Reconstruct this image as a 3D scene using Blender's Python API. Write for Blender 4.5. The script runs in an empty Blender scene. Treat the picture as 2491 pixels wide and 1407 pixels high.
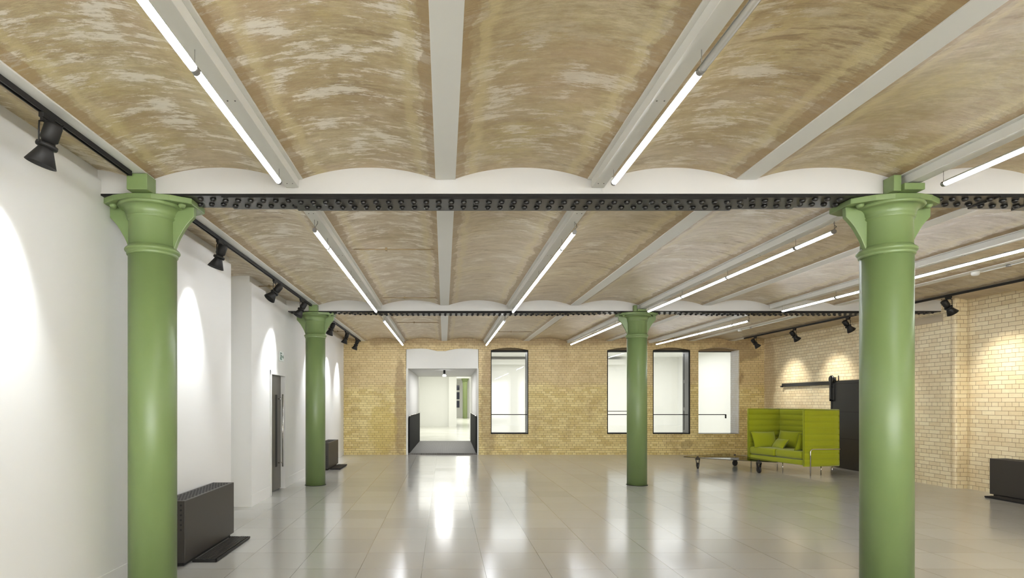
import bpy, bmesh, math, random
from mathutils import Vector, Matrix
random.seed(7)
SC = bpy.context.scene
COL = SC.collection
PI = math.pi

# ------------------------------------------------------------------ camera
W, H = 2491, 1407
FPX, VPX, HORY, EYE = 1407.0, 1080.0, 977.0, 1.615
cam_d = bpy.data.cameras.new('camera'); cam = bpy.data.objects.new('camera', cam_d); COL.objects.link(cam)
cam.location = (0, 0, EYE); cam.rotation_euler = (PI/2, 0, 0)
cam_d.sensor_fit = 'HORIZONTAL'; cam_d.sensor_width = 36.0
cam_d.lens = FPX/W*36.0
cam_d.shift_x = (W/2-VPX)/W
cam_d.shift_y = (HORY-H/2)/W
cam_d.clip_start = 0.05; cam_d.clip_end = 200
SC.camera = cam
# ------------------------------------------------------------------ world, exposure
wd = bpy.data.worlds.new('world'); SC.world = wd; wd.use_nodes = True
wd.node_tree.nodes['Background'].inputs[0].default_value = (0.6, 0.65, 0.7, 1)
wd.node_tree.nodes['Background'].inputs[1].default_value = 0.05
SC.view_settings.view_transform = 'Standard'; SC.view_settings.look = 'None'
SC.view_settings.gamma = 1.0; SC.view_settings.use_curve_mapping = False
SC.view_settings.exposure = 0.93
SC.cycles.max_bounces = 9; SC.cycles.diffuse_bounces = 6; SC.cycles.glossy_bounces = 4
SC.cycles.transparent_max_bounces = 12
SC.cycles.sample_clamp_indirect = 4.0
SC.cycles.caustics_reflective = False; SC.cycles.caustics_refractive = False
TUBE_E = 24.0        # emission of the linear tubes
SPOT_W = 120.0       # wall washers, left
SPOT_R = 70.0       # wall washers, right
def area(name, loc, size, energy, color=(1, 1, 1), rot=(0, 0, 0)):
    l = bpy.data.lights.new(name, 'AREA'); l.shape = 'RECTANGLE'; l.size, l.size_y = size
    l.energy = energy; l.color = color
    o = bpy.data.objects.new(name, l); COL.objects.link(o); o.location = loc; o.rotation_euler = rot
    return o
# area lights of the rooms beyond the brick wall
area('annex_lamp', (5.4, 21.0, 3.38), (7.5, 3.2), 100, (0.97, 0.98, 1.0))
area('annex_lamp', (5.4, 18.35, 1.9), (8.0, 2.2), 20, (0.97, 0.98, 1.0), (PI/2, 0, 0))  # upright, facing the far wall of the annex
area('passage_lamp', (0, 20.2, 2.55), (0.5, 3.5), 30, (1, 1, 1))
area('far_hall_lamp', (-0.3, 29.5, 3.5), (3.5, 9.0), 150, (1.0, 1.0, 0.95))
area('far_hall_lamp', (2.2, 46, 3.5), (3.0, 12.0), 210, (1.0, 1.0, 0.96))

# unseen fill panels added behind the camera to even the light; no windows there
for wx in (-1.2, 1.4, 4.0, 6.6): area('rear_fill', (wx, -7.55, 1.75), (1.6, 2.6), 290, (0.92, 0.96, 1.0), (-PI/2, 0, 0))

# ------------------------------------------------------------------ materials
def lin(c):
    c = c/255.0
    return c/12.92 if c <= 0.04045 else ((c+0.055)/1.055)**2.4
def rgb(r, g, b): return (lin(r), lin(g), lin(b), 1.0)
class NT:
    def __init__(s, name):
        s.m = bpy.data.materials.new(name); s.m.use_nodes = True
        s.t = s.m.node_tree; s.b = s.t.nodes['Principled BSDF']; s.L = s.t.links
    def n(s, typ, **kw):
        nd = s.t.nodes.new(typ)
        for k, v in kw.items():
            if k.startswith('i_'):
                nd.inputs[k[2:].replace('_', ' ')].default_value = v
            else: setattr(nd, k, v)
        return nd
    def link(s, a, b): s.L.new(a, b)
    def math(s, op, a, b=None, clamp=False):
        nd = s.t.nodes.new('ShaderNodeMath'); nd.operation = op; nd.use_clamp = clamp
        for i, v in enumerate((a, b)):
            if v is None: continue
            if isinstance(v, (int, float)): nd.inputs[i].default_value = v
            else: s.link(v, nd.inputs[i])
        return nd.outputs[0]
    def ramp(s, f, stops):
        nd = s.t.nodes.new('ShaderNodeValToRGB'); e = nd.color_ramp.elements
        while len(e) > 1: e.remove(e[-1])
        e[0].position, e[0].color = stops[0]
        for p, c in stops[1:]:
            x = e.new(p); x.color = c
        s.link(f, nd.inputs[0]); return nd.outputs[0]
    def mix(s, f, a, b, mode='MIX'):
        nd = s.t.nodes.new('ShaderNodeMix'); nd.data_type = 'RGBA'; nd.blend_type = mode
        for sock, v in ((nd.inputs[0], f), (nd.inputs[6], a), (nd.inputs[7], b)):
            if isinstance(v, (int, float, tuple)): sock.default_value = v
            else: s.link(v, sock)
        return nd.outputs[2]
    def noise(s, vec, scale, detail=4, rough=0.55, dist=0.0):
        nd = s.t.nodes.new('ShaderNodeTexNoise'); s.link(vec, nd.inputs['Vector'])
        nd.inputs['Scale'].default_value = scale; nd.inputs['Detail'].default_value = detail
        nd.inputs['Roughness'].default_value = rough; nd.inputs['Distortion'].default_value = dist
        return nd.outputs['Fac']
    def mapv(s, vec, scale=(1, 1, 1), loc=(0, 0, 0)):
        nd = s.t.nodes.new('ShaderNodeMapping'); s.link(vec, nd.inputs[0])
        nd.inputs['Scale'].default_value = scale; nd.inputs['Location'].default_value = loc
        return nd.outputs[0]
    def obj(s): return s.t.nodes.new('ShaderNodeTexCoord').outputs['Object']
    def bump(s, h, strength=0.2, dist=0.01):
        nd = s.t.nodes.new('ShaderNodeBump'); nd.inputs['Strength'].default_value = strength
        nd.inputs['Distance'].default_value = dist; s.link(h, nd.inputs['Height'])
        s.link(nd.outputs[0], s.b.inputs['Normal'])
    def set(s, color=None, rough=None, metal=None, spec=None, coat=None):
        if color is not None:
            if isinstance(color, tuple): s.b.inputs['Base Color'].default_value = color
            else: s.link(color, s.b.inputs['Base Color'])
        if rough is not None:
            if isinstance(rough, (int, float)): s.b.inputs['Roughness'].default_value = rough
            else: s.link(rough, s.b.inputs['Roughness'])
        if metal is not None: s.b.inputs['Metallic'].default_value = metal
        if spec is not None: s.b.inputs['Specular IOR Level'].default_value = spec
        if coat is not None: s.b.inputs['Coat Weight'].default_value = coat
        return s.m

def painted(name, col, rough=0.5, metal=0.0, var=0.05, scale=6, bump=0.05, spec=None, coat=None):
    t = NT(name); o = t.obj(); n = t.noise(o, scale, 4)
    c = t.mix(t.math('MULTIPLY', n, var*2, True), col, tuple(x*0.72 for x in col[:3])+(1,))
    t.bump(t.noise(o, scale*9, 3), bump, 0.004)
    return t.set(c, rough, metal, spec, coat)

M = {}
M['white'] = painted('white_wall_paint', rgb(224, 223, 219), 0.6, var=0.03, scale=2)
M['white_beam'] = painted('white_beam_paint', rgb(222, 221, 215), 0.5, var=0.06, scale=5)
M['white_plaster'] = painted('white_plaster', rgb(206, 204, 200), 0.65, var=0.08, scale=4, bump=0.15)
M['white_far'] = painted('white_far_room', rgb(238, 238, 234), 0.7, var=0.0)
M['green'] = painted('green_column_paint', rgb(106, 124, 76), 0.40, var=0.05, scale=3, bump=0.12)
M['iron'] = painted('black_riveted_iron', rgb(62, 60, 56), 0.33, 0.3, var=0.35, scale=9, bump=0.15)
M['rivet'] = painted('black_rivet_iron', rgb(26, 23, 20), 0.38, 0.1, var=0.1, scale=40)
M['black'] = painted('black_powder_coat', rgb(26, 24, 22), 0.55, 0.0, var=0.02, spec=0.3)
M['matt'] = painted('matt_black_metal', rgb(30, 29, 27), 0.75, 0.0, var=0.05, spec=0.15)
M['heater'] = painted('dark_heater_casing', rgb(56, 52, 47), 0.45, 0.2, var=0.06)
M['hole'] = painted('dark_hole', rgb(10, 10, 9), 0.8, var=0)
M['chrome'] = painted('chrome_tube', rgb(205, 203, 198), 0.15, 1.0, var=0)
M['steel_liner'] = painted('grey_steel_liner', rgb(105, 104, 103), 0.3, 0.7, var=0.3, scale=4)
M['cap'] = painted('grey_end_cap', rgb(150, 148, 145), 0.3, 0.8, var=0)
M['housing'] = painted('aluminium_profile', rgb(190, 186, 176), 0.4, 0.3, var=0)
M['wire'] = painted('grey_wire', rgb(130, 126, 120), 0.4, 0.4, var=0)
M['offwhite_plastic'] = painted('white_plastic', rgb(225, 224, 218), 0.35, var=0)
M['sign_white'] = painted('sign_white', rgb(235, 240, 236), 0.4, var=0)
M['sign_green'] = painted('sign_green', rgb(28, 92, 74), 0.4, var=0)
M['rubber'] = painted('black_rubber', rgb(32, 30, 28), 0.55, var=0.05)
M['screw'] = painted('screw_dark', rgb(70, 66, 58), 0.5, 0.5, var=0)
M['door'] = painted('dark_brown_door', rgb(84, 79, 71), 0.3, 0.1, var=0.08, scale=2)
M['blackdoor'] = painted('black_steel_door', rgb(27, 26, 26), 0.28, 0.2, var=0.1, scale=3)
M['night'] = painted('dark_window_pane', rgb(52, 56, 76), 0.1, var=0.05)
M['far_green'] = painted('far_green_paint', rgb(150, 165, 115), 0.4, var=0.02)

def emis(name, col, e):
    t = NT(name); t.b.inputs['Base Color'].default_value = (0.8, 0.8, 0.8, 1)
    t.b.inputs['Emission Color'].default_value = col; t.b.inputs['Emission Strength'].default_value = e
    return t.m
M['tube_on'] = emis('lit_tube', (0.90, 0.935, 1.0, 1), TUBE_E)
M['bulb'] = emis('spot_bulb', (1.0, 0.95, 0.88, 1), 12)
M['pendant_bulb'] = emis('pendant_bulb', (1.0, 1.0, 1.0, 1), 6)
M['tube_off'] = painted('unlit_tube', rgb(206, 204, 196), 0.2, var=0)

def glass(name, tint=(1, 1, 1, 1), refl=1.0):
    m = bpy.data.materials.new(name); m.use_nodes = True; t = m.node_tree; t.nodes.clear()
    out = t.nodes.new('ShaderNodeOutputMaterial'); mx = t.nodes.new('ShaderNodeMixShader')
    tr = t.nodes.new('ShaderNodeBsdfTransparent'); tr.inputs[0].default_value = tint
    gl = t.nodes.new('ShaderNodeBsdfGlossy'); gl.inputs['Roughness'].default_value = 0.01
    fr = t.nodes.new('ShaderNodeFresnel'); fr.inputs[0].default_value = 1.5
    mu = t.nodes.new('ShaderNodeMath'); mu.operation = 'MULTIPLY'; mu.inputs[1].default_value = refl
    t.links.new(fr.outputs[0], mu.inputs[0]); t.links.new(mu.outputs[0], mx.inputs[0])
    t.links.new(tr.outputs[0], mx.inputs[1]); t.links.new(gl.outputs[0], mx.inputs[2])
    t.links.new(mx.outputs[0], out.inputs[0]); return m
M['pane'] = glass('clear_pane', (0.97, 0.98, 0.98, 1), 0.7)
M['table_glass'] = glass('table_glass', (0.86, 0.9, 0.87, 1), 1.0)

def mat_vault():
    t = NT('bare_vault_plaster'); o = t.obj()
    uv = t.n('ShaderNodeUVMap'); sep = t.n('ShaderNodeSeparateXYZ'); t.link(uv.outputs[0], sep.inputs[0])
    d = sep.outputs[0]
    st = t.mapv(o, (0.7, 3.6, 1.2))
    big = t.noise(t.mapv(o, (0.6, 0.9, 1)), 1.5, 8, 0.68)
    col = t.ramp(big, [(0.3, rgb(146, 126, 92)), (0.43, rgb(170, 152, 114)), (0.55, rgb(184, 169, 131)), (0.7, rgb(202, 190, 158))])
    grain = t.noise(t.mapv(o, (1.4, 4.5, 1.6)), 7.0, 10, 0.78)
    col = t.mix(t.math('MULTIPLY', t.ramp(grain, [(0.42, (1, 1, 1, 1)), (0.6, (0, 0, 0, 1))]), 0.42), col, rgb(126, 106, 72))
    # pinkish and yellow patches
    p = t.ramp(t.noise(t.mapv(o, (0.8, 1.2, 1), (3, 7, 1)), 1.3, 7, 0.7), [(0.5, (0, 0, 0, 1)), (0.66, (1, 1, 1, 1))])
    col = t.mix(t.math('MULTIPLY', p, 0.42), col, rgb(180, 156, 130))
    y = t.ramp(t.noise(t.mapv(o, (0.9, 1.0, 1), (13, 2, 5)), 1.2, 6, 0.66), [(0.54, (0, 0, 0, 1)), (0.68, (1, 1, 1, 1))])
    col = t.mix(t.math('MULTIPLY', y, 0.5), col, rgb(192, 176, 116))
    # paler limewashed plaster in deeper bays; its tint also stands in for tube light
    wx = t.n('ShaderNodeSeparateXYZ'); t.link(o, wx.inputs[0])
    wash = t.ramp(t.math('ADD', t.math('MULTIPLY', wx.outputs[1], 0.1), t.math('MULTIPLY', t.math('SUBTRACT', t.noise(t.mapv(o, (0.8, 1.6, 1), (7, 1, 3)), 1.4, 8, 0.7), 0.5), 1.3)), [(0.38, (0, 0, 0, 1)), (0.75, (1, 1, 1, 1))])
    col = t.mix(t.math('MULTIPLY', wash, 0.46), col, rgb(222, 208, 190))
    col = t.mix(t.math('MULTIPLY', t.ramp(t.noise(st, 5.5, 12, 0.8), [(0.44, (1, 1, 1, 1)), (0.56, (0, 0, 0, 1))]), 0.34), col, rgb(140, 118, 84))
    # dark streaks and blots
    s1 = t.ramp(t.noise(st, 3.4, 12, 0.74, 0.15), [(0.53, (0, 0, 0, 1)), (0.6, (1, 1, 1, 1))])
    zone = t.ramp(t.noise(o, 0.9, 4, 0.6), [(0.44, (0, 0, 0, 1)), (0.6, (1, 1, 1, 1))])
    col = t.mix(t.math('MULTIPLY', t.math('MULTIPLY', s1, zone), 0.66), col, rgb(118, 95, 64))
    b1 = t.ramp(t.noise(t.mapv(o, (1, 1.5, 1), (2, 9, 4)), 3.1, 8, 0.7), [(0.66, (0, 0, 0, 1)), (0.71, (1, 1, 1, 1))])
    col = t.mix(t.math('MULTIPLY', b1, 0.55), col, rgb(128, 98, 66))
    # pale scraped flakes : trowelled marks running across each vault
    f1 = t.noise(t.mapv(o, (1.1, 5.5, 1.6), (5, 3, 0)), 4.2, 14, 0.82, 0.12)
    f2 = t.noise(t.mapv(o, (1.3, 2.0, 1.3), (1, 8, 2)), 2.6, 5, 0.6)
    s2 = t.ramp(t.math('ADD', t.math('MULTIPLY', f1, 0.6), t.math('MULTIPLY', f2, 0.4)), [(0.515, (0, 0, 0, 1)), (0.545, (1, 1, 1, 1))])
    zone2 = t.ramp(t.noise(t.mapv(o, (1, 1, 1), (-1.9, 1, 8)), 0.7, 4, 0.6), [(0.44, (0, 0, 0, 1)), (0.58, (1, 1, 1, 1))])
    zx = t.n('ShaderNodeSeparateXYZ'); t.link(o, zx.inputs[0])
    zl = t.ramp(t.math('ADD', zx.outputs[0], t.math('MULTIPLY', big, 0.8)), [(0.3, (1, 1, 1, 1)), (0.62, (0, 0, 0, 1))])
    zone2 = t.math('MAXIMUM', t.math('MULTIPLY', zone2, 0.75), zl)
    col = t.mix(t.math('MULTIPLY', t.math('MULTIPLY', s2, zone2), 0.9), col, rgb(218, 210, 194))
    # stained bands beside the beams
    wob = t.math('MULTIPLY', t.math('SUBTRACT', t.noise(t.mapv(o, (2, 1.4, 1)), 2.4, 7, 0.7), 0.5), 0.22)
    dd = t.math('ADD', d, wob)
    band = t.ramp(dd, [(0.0, (1, 1, 1, 1)), (0.062, (1, 1, 1, 1)), (0.074, (0, 0, 0, 1))])
    col = t.mix(t.math('MULTIPLY', band, 0.62), col, rgb(138, 113, 76))
    band2 = t.ramp(t.math('ADD', dd, -0.04), [(0.06, (0, 0, 0, 1)), (0.075, (1, 1, 1, 1)), (0.11, (1, 1, 1, 1)), (0.15, (0, 0, 0, 1))])
    col = t.mix(t.math('MULTIPLY', band2, 0.4), col, rgb(200, 185, 138))
    hb = t.math('ADD', t.math('MULTIPLY', s2, 0.5), t.noise(st, 9, 6, 0.7))
    t.bump(hb, 0.35, 0.012)
    return t.set(col, 0.42, spec=0.45)
M['vault'] = mat_vault()

def mat_brick(name, c1, c2, mortar, upper=None, stain=None, zsplit=2.05, row=0.0665, wid=0.232, patches=()):
    t = NT(name); g = t.n('ShaderNodeNewGeometry'); o = t.obj()
    sp = t.n('ShaderNodeSeparateXYZ'); t.link(o, sp.inputs[0])
    sn = t.n('ShaderNodeSeparateXYZ'); t.link(g.outputs['Normal'], sn.inputs[0])
    fx = t.math('GREATER_THAN', t.math('ABSOLUTE', sn.outputs[0]), 0.7)
    u = t.math('ADD', t.math('MULTIPLY', sp.outputs[1], fx), t.math('MULTIPLY', sp.outputs[0], t.math('SUBTRACT', 1.0, fx)))
    cb = t.n('ShaderNodeCombineXYZ'); t.link(u, cb.inputs[0]); t.link(sp.outputs[2], cb.inputs[1])
    wob = t.n('ShaderNodeTexNoise'); t.link(cb.outputs[0], wob.inputs['Vector']); wob.inputs['Scale'].default_value = 2.5
    va = t.n('ShaderNodeVectorMath', operation='SCALE'); t.link(wob.outputs['Color'], va.inputs[0]); va.inputs['Scale'].default_value = 0.012
    vb = t.n('ShaderNodeVectorMath', operation='ADD'); t.link(cb.outputs[0], vb.inputs[0]); t.link(va.outputs[0], vb.inputs[1])
    def bt(a, b, m):
        br = t.n('ShaderNodeTexBrick'); t.link(vb.outputs[0], br.inputs['Vector'])
        br.inputs['Color1'].default_value = a; br.inputs['Color2'].default_value = b; br.inputs['Mortar'].default_value = m
        br.inputs['Scale'].default_value = 1.0; br.inputs['Brick Width'].default_value = wid
        br.inputs['Row Height'].default_value = row; br.inputs['Mortar Size'].default_value = 0.0036
        br.inputs['Mortar Smooth'].default_value = 0.25; br.inputs['Bias'].default_value = 0.0
        br.offset = 0.5; br.offset_frequency = 2; br.squash = 0.5; br.squash_frequency = 4
        return br
    br = bt(c1, c2, mortar)
    col = br.outputs['Color']
    n1 = t.noise(o, 1.1, 4, 0.6)
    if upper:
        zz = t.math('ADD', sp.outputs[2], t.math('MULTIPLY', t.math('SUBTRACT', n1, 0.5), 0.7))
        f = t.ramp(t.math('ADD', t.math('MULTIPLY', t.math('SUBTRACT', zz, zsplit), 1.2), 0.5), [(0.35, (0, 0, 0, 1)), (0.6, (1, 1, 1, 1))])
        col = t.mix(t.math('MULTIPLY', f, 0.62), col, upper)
    if stain:
        f = t.ramp(t.noise(t.mapv(o, (1, 1, 0.6), (4, 2, 9)), 1.5, 7, 0.7), [(0.5, (0, 0, 0, 1)), (0.68, (1, 1, 1, 1))])
        col = t.mix(t.math('MULTIPLY', f, 0.5), col, stain)
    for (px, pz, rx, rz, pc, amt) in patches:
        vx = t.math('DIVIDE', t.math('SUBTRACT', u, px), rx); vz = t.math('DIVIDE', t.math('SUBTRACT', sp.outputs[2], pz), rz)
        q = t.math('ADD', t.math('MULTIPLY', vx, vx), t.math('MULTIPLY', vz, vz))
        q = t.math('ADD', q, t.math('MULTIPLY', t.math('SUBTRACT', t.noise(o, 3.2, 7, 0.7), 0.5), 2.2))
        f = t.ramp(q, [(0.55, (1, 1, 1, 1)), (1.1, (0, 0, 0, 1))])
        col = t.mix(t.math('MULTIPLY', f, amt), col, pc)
    sml = t.noise(o, 26, 3)
    col = t.mix(t.math('MULTIPLY', sml, 0.16), col, rgb(120, 96, 60))
    col = t.mix(t.math('MULTIPLY', br.outputs['Fac'], 0.75), col, mortar)
    mo = t.math('SUBTRACT', 1.0, br.outputs['Fac'])
    t.bump(t.math('ADD', mo, t.math('MULTIPLY', t.noise(o, 14, 4), 0.25)), 0.5, 0.006)
    rgh = t.math('ADD', 0.3, t.math('MULTIPLY', n1, 0.3))
    return t.set(col, rgh, spec=0.5)
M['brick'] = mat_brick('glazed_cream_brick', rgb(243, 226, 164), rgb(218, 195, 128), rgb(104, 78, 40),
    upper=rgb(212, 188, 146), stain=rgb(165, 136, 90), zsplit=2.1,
    patches=[(8.55, 2.35, 0.5, 0.9, rgb(140, 112, 74), 0.75), (1.35, 1.6, 0.28, 1.9, rgb(134, 104, 66), 0.5),
             (-1.32, 1.2, 0.2, 1.9, rgb(134, 106, 68), 0.6), (-1.85, 0.8, 0.45, 0.9, rgb(208, 184, 92), 0.5),
             (7.35, 0.32, 0.22, 0.16, rgb(120, 94, 62), 0.4), (7.3, 1.25, 0.1, 0.2, rgb(104, 76, 44), 0.6),
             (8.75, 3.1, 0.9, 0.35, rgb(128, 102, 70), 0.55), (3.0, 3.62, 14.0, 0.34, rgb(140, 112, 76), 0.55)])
M['brick_right'] = mat_brick('pale_cream_brick', rgb(246, 234, 200), rgb(232, 215, 176), rgb(142, 116, 78),
    stain=rgb(214, 191, 150), row=0.0765, wid=0.245, patches=[(17.2, 2.4, 0.35, 1.3, rgb(170, 142, 102), 0.45), (10.72, 1.6, 0.1, 3, rgb(160, 134, 88), 0.3)])
M['brick_white'] = mat_brick('white_painted_brick', rgb(240, 239, 234), rgb(236, 232, 224), rgb(205, 198, 182), stain=rgb(212, 198, 168))

def mat_floor():
    t = NT('polished_stone_tiles'); o = t.obj()
    v = t.mapv(o, (1, 1, 1), (0.21+0.6, -5.57+6.0, 0))
    br = t.n('ShaderNodeTexBrick'); t.link(v, br.inputs['Vector'])
    br.inputs['Color1'].default_value = rgb(186, 185, 180); br.inputs['Color2'].default_value = rgb(174, 172, 166)
    br.inputs['Mortar'].default_value = rgb(86, 82, 76)
    br.inputs['Scale'].default_value = 1; br.inputs['Brick Width'].default_value = 0.6; br.inputs['Row Height'].default_value = 0.6
    br.inputs['Mortar Size'].default_value = 0.0022; br.inputs['Mortar Smooth'].default_value = 0.1; br.offset = 0.0; br.squash = 1.0
    n = t.noise(o, 1.4, 5, 0.6)
    col = t.mix(t.math('MULTIPLY', n, 0.25), br.outputs['Color'], rgb(170, 164, 153))
    ba = t.n('ShaderNodeTexBrick'); t.link(v, ba.inputs['Vector'])
    ba.inputs['Color1'].default_value = (0, 0, 0, 1); ba.inputs['Color2'].default_value = (1, 1, 1, 1); ba.inputs['Mortar'].default_value = (.5, .5, .5, 1)
    ba.inputs['Scale'].default_value = 1; ba.inputs['Brick Width'].default_value = 0.6; ba.inputs['Row Height'].default_value = 0.6; ba.inputs['Mortar Size'].default_value = 0.0; ba.offset = 0
    r = t.math('ADD', t.math('ADD', 0.12, t.math('MULTIPLY', t.noise(o, 2.2, 3), 0.04)), t.math('MULTIPLY', ba.outputs['Color'], 0.05))
    t.bump(t.math('ADD', t.math('SUBTRACT', 1.0, br.outputs['Fac']), t.math('MULTIPLY', t.noise(t.mapv(o, (1, 1, 1)), 1.6, 2), 0.3)), 0.10, 0.004)
    return t.set(col, r, spec=1.0)
M['floor'] = mat_floor()
def mat_floor_far():
    t = NT('pale_far_floor'); o = t.obj(); n = t.noise(o, 0.7, 3)
    return t.set(t.ramp(n, [(0.3, rgb(200, 200, 190)), (0.7, rgb(215, 214, 206))]), 0.18, spec=0.5)
M['arch_fill'] = painted('brown_arch_fill', rgb(120, 100, 70), .7, var=.2)
M['stone'] = painted('grey_pad_stone', rgb(186, 170, 144), .7, var=.15)
M['floor_far'] = mat_floor_far()
def mat_grate():
    t = NT('ribbed_metal_ramp'); o = t.obj()
    w = t.n('ShaderNodeTexWave', wave_type='BANDS', bands_direction='Y'); t.link(o, w.inputs[0]); w.inputs['Scale'].default_value = 7
    w2 = t.n('ShaderNodeTexWave', wave_type='BANDS', bands_direction='X'); t.link(o, w2.inputs[0]); w2.inputs['Scale'].default_value = 10
    f = t.math('MULTIPLY', w.outputs['Fac'], w2.outputs['Fac'])
    c = t.ramp(f, [(0.15, rgb(124, 122, 118)), (0.6, rgb(72, 70, 67))])
    t.bump(f, 0.3, 0.004); return t.set(c, 0.65, 0.0, spec=0.3)
M['grate'] = mat_grate()
def mat_fabric(name, col, dark):
    t = NT(name); o = t.obj(); n = t.noise(o, 240, 2); n2 = t.noise(o, 3, 3)
    c = t.mix(t.math('MULTIPLY', n, 0.3), col, dark); c = t.mix(t.math('MULTIPLY', n2, 0.15), c, dark)
    t.bump(n, 0.25, 0.002); t.b.inputs['Sheen Weight'].default_value = 0.25
    return t.set(c, 0.85, spec=0.2)
M['sofa'] = mat_fabric('lime_green_wool', rgb(150, 156, 22), rgb(118, 124, 8))
M['piping'] = mat_fabric('dark_lime_piping', rgb(112, 118, 10), rgb(80, 86, 4))

# ------------------------------------------------------------------ mesh helpers
class MB:
    def __init__(s): s.bm = bmesh.new(); s.mi = 0
    def face(s, pts, smooth=False):
        f = s.bm.faces.new([s.bm.verts.new(p) for p in pts]); f.smooth = smooth; f.material_index = s.mi; return f
    def hexa(s, p):     # 8 points: bottom 4 ccw, top 4 ccw
        v = [s.bm.verts.new(q) for q in p]
        for idx in ((3, 2, 1, 0), (4, 5, 6, 7), (0, 1, 5, 4), (1, 2, 6, 5), (2, 3, 7, 6), (3, 0, 4, 7)):
            f = s.bm.faces.new([v[i] for i in idx]); f.material_index = s.mi
    def box(s, x0, x1, y0, y1, z0, z1):
        s.hexa([(x0, y0, z0), (x1, y0, z0), (x1, y1, z0), (x0, y1, z0), (x0, y0, z1), (x1, y0, z1), (x1, y1, z1), (x0, y1, z1)])
        return s
    def prism(s, poly, a, b, axis='z'):
        def P(p, h):
            return (p[0], p[1], h) if axis == 'z' else ((p[0], h, p[1]) if axis == 'y' else (h, p[0], p[1]))
        lo = [s.bm.verts.new(P(p, a)) for p in poly]; hi = [s.bm.verts.new(P(p, b)) for p in poly]
        n = len(poly)
        fs = [s.bm.faces.new(lo[::-1]), s.bm.faces.new(hi)]
        for i in range(n):
            fs.append(s.bm.faces.new([lo[i], lo[(i+1) % n], hi[(i+1) % n], hi[i]]))
        for f in fs: f.material_index = s.mi
        return s
    def lathe(s, prof, c=(0, 0, 0), seg=48, smooth=True, axis=None, caps=True):
        R = Matrix.Identity(3)
        if axis is not None: R = Vector((0, 0, 1)).rotation_difference(Vector(axis)).to_matrix()
        c = Vector(c); rings = []
        for r, z in prof:
            rings.append([s.bm.verts.new(c + R @ Vector((r*math.cos(2*PI*i/seg), r*math.sin(2*PI*i/seg), z))) for i in range(seg)])
        for a, b in zip(rings, rings[1:]):
            for i in range(seg):
                f = s.bm.faces.new([a[i], a[(i+1) % seg], b[(i+1) % seg], b[i]]); f.smooth = smooth; f.material_index = s.mi
        if caps:
            for rg, rev in ((rings[0], True), (rings[-1], False)):
                f = s.bm.faces.new(rg[::-1] if rev else rg); f.material_index = s.mi
        return s
    def cyl(s, a, b, r, seg=16, r2=None):
        a, b = Vector(a), Vector(b); d = b-a
        return s.lathe([(r, 0), (r if r2 is None else r2, d.length)], a, seg, True, d.normalized())
    def tube(s, pts, r, seg=10):
        pts = [Vector(p) for p in pts]; rings = []; up = None
        for i, p in enumerate(pts):
            d = (pts[min(i+1, len(pts)-1)]-pts[max(i-1, 0)]).normalized()
            if up is None: up = d.orthogonal().normalized()
            u = (up-d*up.dot(d)).normalized(); w = d.cross(u); up = u
            rings.append([s.bm.verts.new(p+(u*math.cos(2*PI*k/seg)+w*math.sin(2*PI*k/seg))*r) for k in range(seg)])
        for a, b in zip(rings, rings[1:]):
            for i in range(seg):
                f = s.bm.faces.new([a[i], a[(i+1) % seg], b[(i+1) % seg], b[i]]); f.smooth = True; f.material_index = s.mi
        s.bm.faces.new(rings[0][::-1]); s.bm.faces.new(rings[-1])
        return s
    def build(s, name, mats, parent=None, loc=None, bevel=0, seg=2):
        bmesh.ops.recalc_face_normals(s.bm, faces=s.bm.faces[:])
        me = bpy.data.meshes.new(name); s.bm.to_mesh(me); s.bm.free()
        for m in (mats if isinstance(mats, (list, tuple)) else [mats]): me.materials.append(M[m])
        o = bpy.data.objects.new(name, me); COL.objects.link(o)
        if parent is not None: o.parent = parent
        if loc is not None: o.location = loc
        if bevel:
            b = o.modifiers.new('bevel', 'BEVEL'); b.width = bevel; b.segments = seg; b.limit_method = 'ANGLE'; b.angle_limit = 0.7
        return o
def empty(name, loc=(0, 0, 0), rz=0):
    o = bpy.data.objects.new(name, None); COL.objects.link(o); o.location = loc; o.rotation_euler = (0, 0, rz)
    o.empty_display_size = 0.1; return o
def tag(o, label=None, cat=None, group=None, kind=None):
    for k, v in (('label', label), ('category', cat), ('group', group), ('kind', kind)):
        if v: o[k] = v
    return o
def struct(o): o['kind'] = 'structure'; return o
def copy_tree(o, parent=None):
    c = o.copy(); COL.objects.link(c)
    if parent is not None: c.parent = parent
    for ch in list(o.children): copy_tree(ch, c)
    return c

# ------------------------------------------------------------------ dimensions
ZF = 3.438                    # underside of the beams
CROWN = 3.540
YN, YB = -7.7, 17.48          # near end wall, far brick wall
BX = [-3.70, -2.462, -1.243, 0.012, 1.262, 2.485, 3.775, 4.99, 6.235, 7.485, 8.70]     # beam centres, k=-1..9
HF = 0.0825
ROWS = [(4.755, 0.0), (10.99, 0.012)]      # face of each girder, lift
GD = 0.295
COLX = [(-2.469, 4.906), (3.752, 4.906), (-2.486, 11.19), (3.733, 11.19)]

# ------------------------------------------------------------------ setting
fl = MB().box(-4.3, 9.95, YN, 17.48, -0.12, 0).build('floor', 'floor'); struct(fl)

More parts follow.
